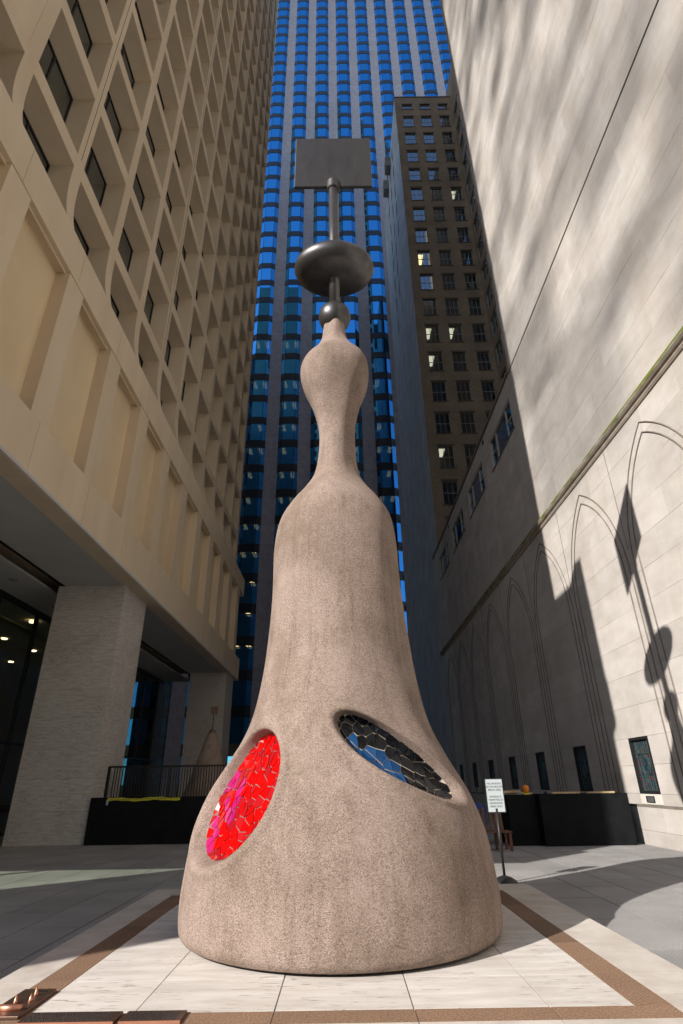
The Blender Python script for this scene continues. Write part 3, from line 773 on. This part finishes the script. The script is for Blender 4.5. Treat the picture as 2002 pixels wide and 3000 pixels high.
for i in range(NB):
    a = TX0 + i * TB; b = a + TW; ia, ib = a + .62, b - .62; an = math.atan2(PRJ, .62); Ls = math.hypot(PRJ, .62)
    for s_ in range(NS):
        z0 = s_ * SH; zs_ = z0 + 1.32; z1 = z0 + SH
        for zz0, zz1, lst, th in ((zs_, z1, pn, .03), (z0, zs_ - .0, spn, .06)):
            zc, h = (zz0 + zz1) / 2, zz1 - zz0 - .02; off = 0.0 if lst is pn else -.03
            lst.append((((ia + ib) / 2, TY - PRJ + off, zc), (ib - ia - .03, th, h), 0.0))
            lst.append((((a + ia) / 2, TY - PRJ / 2 + off, zc), (Ls - .03, th, h), -an))
            lst.append((((b + ib) / 2, TY - PRJ / 2 + off, zc), (Ls - .03, th, h), an))
        fl.append(bx((a + .02, TY - .2, z0 + .3), (b - .02, TY + 5, z0 + .7)))
pieces("pane", "tglass", tw, pn, 300, vis); pieces("spandrel", "spand", tw, spn, 300, vis)
mb = MB()
for c, s_, rz in fl: mb.rbox(c, s_, rz)
mb.build("floor_slabs", "room", tw, kind="stuff")
mb = MB()
for i in range(NB):
    a = TX0 + i * TB; b = a + TW; ia, ib = a + .62, b - .62
    for x, y in ((ia, TY - PRJ), (ib, TY - PRJ)): mb.box((x - .035, y - .035, G), (x + .035, y + .05, NS * SH))
mb.build("mullions", "mull", tw, kind="stuff")
MB().box((TX0 - 3, TY + 5, G), (TX0 + NB * TB, TY + 30, NS * SH)).build("core", "dark", tw)
q = random.Random(5)
for (i, s_) in [(0, 12), (1, 12), (2, 8), (2, 9), (2, 10), (2, 5), (3, 9), (3, 8), (3, 6), (3, 11), (3, 15), (2, 15), (4, 6), (4, 7), (5, 12), (6, 9), (6, 8), (6, 6), (6, 13), (5, 15), (2, 4), (3, 4), (4, 3), (5, 3), (2, 3), (3, 2), (2, 11), (3, 12), (2, 13), (3, 13), (2, 7), (3, 7), (2, 6), (3, 10), (6, 10), (6, 11), (5, 9), (5, 10)]:
    a = TX0 + i * TB
    for dx in ((.35, 1.9) if q.random() < .6 else (q.choice((.5, 1.6)),)):
        MB().box((a + dx, TY + .35, s_ * SH + SH + .18), (a + dx + .55, TY + 1.9, s_ * SH + SH + .26)).build("ceiling_light", "yellow", tw)

# ------------------------------------------------------------------ things in the plaza
def barricade(lbl, x0, x1, y0, y1, zt, grp="black plywood barricades"):
    t = thing("plywood_barricade", lbl, "barricade", ((x0 + x1) / 2, y0, G), grp)
    MB().box((x0, y0, G + .004), (x1, y0 + .018, zt)).build("front_board", "ply", t, bevel=.003)
    MB().box((x0, y0 + .02, G + .004), (x0 + .018, y1, zt - .005)).build("end_board", "ply", t); MB().box((x1 - .018, y0 + .02, G + .004), (x1, y1, zt - .005)).build("end_board", "ply", t)
    MB().box((x0 + .02, y1 - .02, G + .004), (x1 - .02, y1, zt - .01)).build("back_board", "ply", t)
    MB().box((x0 + .02, y0 + .02, zt - .25), (x1 - .02, y1 - .022, zt - .23)).build("top_board", "ply", t); return t
barricade("wide black plywood barricade against the church wall", 4.63, 6.72, 14.72, 15.9, .945)
barricade("narrow black plywood barricade between the wooden bench and the wide barricade", 3.92, 4.60, 14.95, 15.9, .93)
barricade("black plywood barricade with yellow caution tape beside travertine column", -6.74, -3.3, 16.62, 17.3, .98)
# lumber and lamp on the barricades
tag(MB().box((4.95, 14.76, .95), (5.62, 14.86, .99)).build("lumber_board", "lumber"), "short pale lumber board lying on the wide barricade near its middle", "board")
tag(MB().box((5.78, 14.76, .95), (6.45, 14.86, .985)).build("lumber_board", "lumber"), "short pale lumber board lying on the wide barricade near the church wall", "board")
tag(MB().rbox((4.1, 15.3, 1.0), (.6, .12, .05), .5).build("lumber_board", "lumber"), "weathered board lying askew on the narrow barricade", "board")
tag(MB().rbox((4.32, 15.4, .96), (.7, .1, .05), -.3).build("lumber_board", "border"), "grey board lying across the narrow barricade", "board")
t = thing("warning_lamp", "round amber warning lamp on the narrow barricade", "lamp", (4.42, 15.0, .935))
MB().box((4.35, 14.96, .936), (4.49, 15.06, .97)).build("base", "tape", t, bevel=.006)
MB().lathe([(.97, .05), (1.0, .07), (1.07, .085), (1.12, .07), (1.145, .03)], (4.42, 15.01), 20).build("lens", "amber", t, smooth=True)
# caution tape with lettering
def text(body, size, loc, name, mat, parent, rot=(math.pi / 2, 0, 0), align='CENTER', ext=.0006, sx=1.0):
    cu = bpy.data.curves.new(name, 'FONT'); cu.body = body; cu.size = size; cu.align_x = align; cu.extrude = ext; cu.resolution_u = 3
    tmp = bpy.data.objects.new("tmp_text", cu); col.objects.link(tmp); bpy.context.view_layer.update()
    me = bpy.data.meshes.new_from_object(tmp.evaluated_get(bpy.context.evaluated_depsgraph_get())); bpy.data.objects.remove(tmp)
    me.materials.clear(); me.materials.append(M[mat])
    o = bpy.data.objects.new(name, me); col.objects.link(o); o.parent = parent; o.location = Vector(loc) - WL[parent.name]; o.rotation_euler = rot; o.scale = (sx, 1, 1); return o
t = thing("caution_tape", "yellow caution tape strip along the top of black barricade", "tape", (-5.3, 16.6, .93))
tp_ = MB(); n = 24; pts = []
for i in range(n + 1):
    x = -6.28 + 1.92 * i / n; zc = .925 + .012 * math.sin(i * .5) + .010 * i / n; hh = .042 - .012 * abs(math.sin(i * .7)); pts.append((x, zc, hh))
for (x, zc, hh) in pts: tp_.v += [(x, 16.605, zc - hh), (x, 16.605, zc + hh), (x, 16.609, zc + hh), (x, 16.609, zc - hh)]
for i in range(n):
    b_ = i * 4
    for k_ in range(4): l = (k_ + 1) % 4; tp_.f.append((b_ + k_, b_ + l, b_ + 4 + l, b_ + 4 + k_))
tp_.build("strip", "tape", t)
for i in range(6): text("CAUTION", .062, (-6.1 + i * .31, 16.603, .905 + .004 * i), "lettering", "ink", t)
MB().box((-6.31, 16.60, .80), (-6.26, 16.604, .93)).build("silver_patch", "silver", t)
# railing
t = thing("stair_railing", "black metal stair railing with upright bars beside travertine column", "railing", (-5.5, 17.6, G))
MB().tube([(-6.75, 17.6, 1.75), (-3.3, 17.6, 1.75)], .025, 8).build("top_rail", "rail", t, smooth=True); MB().tube([(-6.75, 17.6, .2), (-3.3, 17.6, .2)], .02, 8).build("bottom_rail", "rail", t, smooth=True)
bars = [bx((-6.6 + i * .078, 17.59, .2), (-6.575 + i * .078, 17.612, 1.74)) for i in range(43)]
pieces("baluster", "rail", t, bars)
for x in (-6.74, -5.0, -3.3): MB().box((x - .03, 17.57, G), (x + .03, 17.63, 1.76)).build("post", "rail", t)
# small model of a bell form on the far side
t = thing("small_monument", "small bell-shaped stone monument with thin rod and bronze plate by far column", "monument", (-4.3, 19.6, G))
MB().lathe(arc_smooth([(G, .95), (.3, .93), (.9, .78), (1.5, .55), (2.0, .40), (2.45, .26), (2.75, .14), (2.78, .13)], 5), (-4.3, 19.6), 40).build("body", "agg", t, smooth=True)
MB().lathe(ball(2.78, .12), (-4.3, 19.6), 20).build("cap", "bronze2", t, smooth=True); MB().tube([(-4.3, 19.6, 2.85), (-4.3, 19.6, 3.4)], .014, 8).build("rod", "rail", t)
MB().box((-4.42, 19.59, 3.36), (-4.18, 19.61, 3.62)).build("plate", "bronze2", t)
# sign on a stand
SXs, SYs = 2.385, 9.80
t = thing("sign_stand", "white no smoking sign on slim black post with domed base", "sign", (SXs, SYs, G))
MB().lathe([(G + .002, .19), (G + .012, .19), (G + .04, .16), (G + .075, .10), (G + .095, .035), (G + .10, .02)], (SXs, SYs), 36).build("base", "rail", t, smooth=True)
MB().tube([(SXs, SYs, G + .09), (SXs, SYs, .86)], .02, 12).build("post", "rail", t, smooth=True)
a, b, c, d_ = SXs - .145, SXs + .145, .80, 1.285
f = MB(); q_ = .012
for p, q2 in (((a, SYs - .016, c), (b, SYs + .012, c + q_)), ((a, SYs - .016, d_ - q_), (b, SYs + .012, d_)), ((a, SYs - .016, c + q_), (a + q_, SYs + .012, d_ - q_)), ((b - q_, SYs - .016, c + q_), (b, SYs + .012, d_ - q_))): f.box(p, q2)
fo = f.build("frame", "rail", t); fc = MB().box((a + .01, SYs - .010, c + .01), (b - .01, SYs + .008, d_ - .01)).build("face", "signw", t)
for s_, zz_ in (("NO SMOKING", 1.195), ("ON OR AROUND", 1.150), ("BENCH AREA", 1.105), ("SMOKING IS", 1.010), ("PERMITTED IN", .965), ("DESIGNATED", .920), ("AREAS ONLY", .875)):
    text(s_, .040, (SXs + .004, SYs - .0108, zz_), "lettering", "ink", t, sx=.86)
# wooden bench
t = thing("wooden_bench", "slatted brown wooden bench behind the sign stand", "bench", (3.2, 14.1, G))
for i in range(6): MB().box((2.2, 13.85 + i * .075, .23), (3.66, 13.91 + i * .075, .255)).build("seat_slat", "wood", t)
for i in range(6): MB().box((2.2, 14.33 + i * .02, .34 + i * .055), (3.2, 14.35 + i * .02, .385 + i * .055)).build("back_slat", "wood", t)
for x in (2.25, 2.95, 3.36, 3.58):
    MB().box((x, 13.86, G + .002), (x + .055, 13.92, .23)).build("leg", "wood", t); MB().box((x, 14.25, G + .002), (x + .055, 14.31, .23)).build("leg", "wood", t)
for x in (2.25, 3.16): MB().prism([(14.28, .2), (14.34, .2), (14.48, .70), (14.42, .70)], 'x', x, x + .05).build("back_post", "wood", t)
for i in range(3): MB().prism([(14.26, .26), (14.31, .26), (14.42, .66), (14.37, .66)], 'x', 3.3 + i * .11, 3.36 + i * .11).build("back_slat", "wood", t)
tag(MB().prism([(2.7, .3), (3.4, .3), (3.38, .72), (3.25, .78), (2.8, .76), (2.7, .66)], 'y', 15.0, 15.6).build("blue_tarp", "tarp", bevel=.03), "blue tarpaulin bundle behind the wooden bench", "tarp")

# ------------------------------------------------------------------ unseen blocks around the court
nb = thing("sun_blocker_tower", "unseen high-rise added to keep sun off the back tower", "building", (-90, 0, G))  # unseen occluder, added so the back tower stays out of the sun
MB().box((-110, -26, G), (-70, 30, 300)).build("mass", "facade", nb)
w_ = MB()
for z in range(8, 295, 5):
    for y in range(-25, 28, 4): w_.box((-70.01, y, z), (-69.9, y + 2.2, z + 3))
w_.build("windows", "spand", nb, kind="stuff")
ab = thing("alley_shade_block", "unseen masonry block added to darken the alley behind the tan office building", "building", (-40, 50, G))  # added out of view to darken the lower alley
MB().box((-70, 38, G), (-24, 67, 74)).build("mass", "facade", ab)
w_ = MB()
for z in range(6, 70, 4):
    for y in range(40, 65, 4): w_.box((-24.01, y, z), (-23.93, y + 2, z + 2.2))
w_.build("windows", "spand", ab, kind="stuff")
sb = thing("streak_screen_block", "unseen added block with louvred screen that casts streaks on the church wall", "building", (-122, -95, G))  # made-up block and louvre screen, added to streak the church wall with shade
MB().box((-150, -130, G), (-109, -70, 62)).build("mass", "facade", sb)
for y in (-112, -72): MB().box((-110.3, y, 62), (-109.7, y + .5, 150)).build("streak_screen_post", "steel", sb)
z = 95.3
lou = []
while z < 148:
    y = -111 + R.uniform(-2, 3); h = R.uniform(.5, 1.0)
    while y < -74:
        L = R.uniform(1.6, 7)
        if R.random() < .85: lou.append(((-110, y + L / 2, z + R.uniform(-.35, .35)), (.1, L, h * R.uniform(.6, 1.4)), 0.0))
        y += L + R.uniform(.1, 2.5)
    z += R.uniform(1.35, 2.0)
pieces("streak_louvre", "steel", sb, lou)
hb = thing("street_tower", "dark masonry high-rise facing the court from across the street", "building", (12, -50, G))
MB().box((-14, -75, G), (20, -36, 145)).build("mass", "facade", hb); MB().box((20.5, -75, G), (110, -36.5, 128)).build("low_mass", "facade", hb)
w_ = MB()
for z in range(6, 136, 4):
    for x in range(-13, 18, 3): w_.box((x, -36.01, z), (x + 1.7, -35.93, z + 2.4))
w_.build("windows", "spand", hb, kind="stuff")
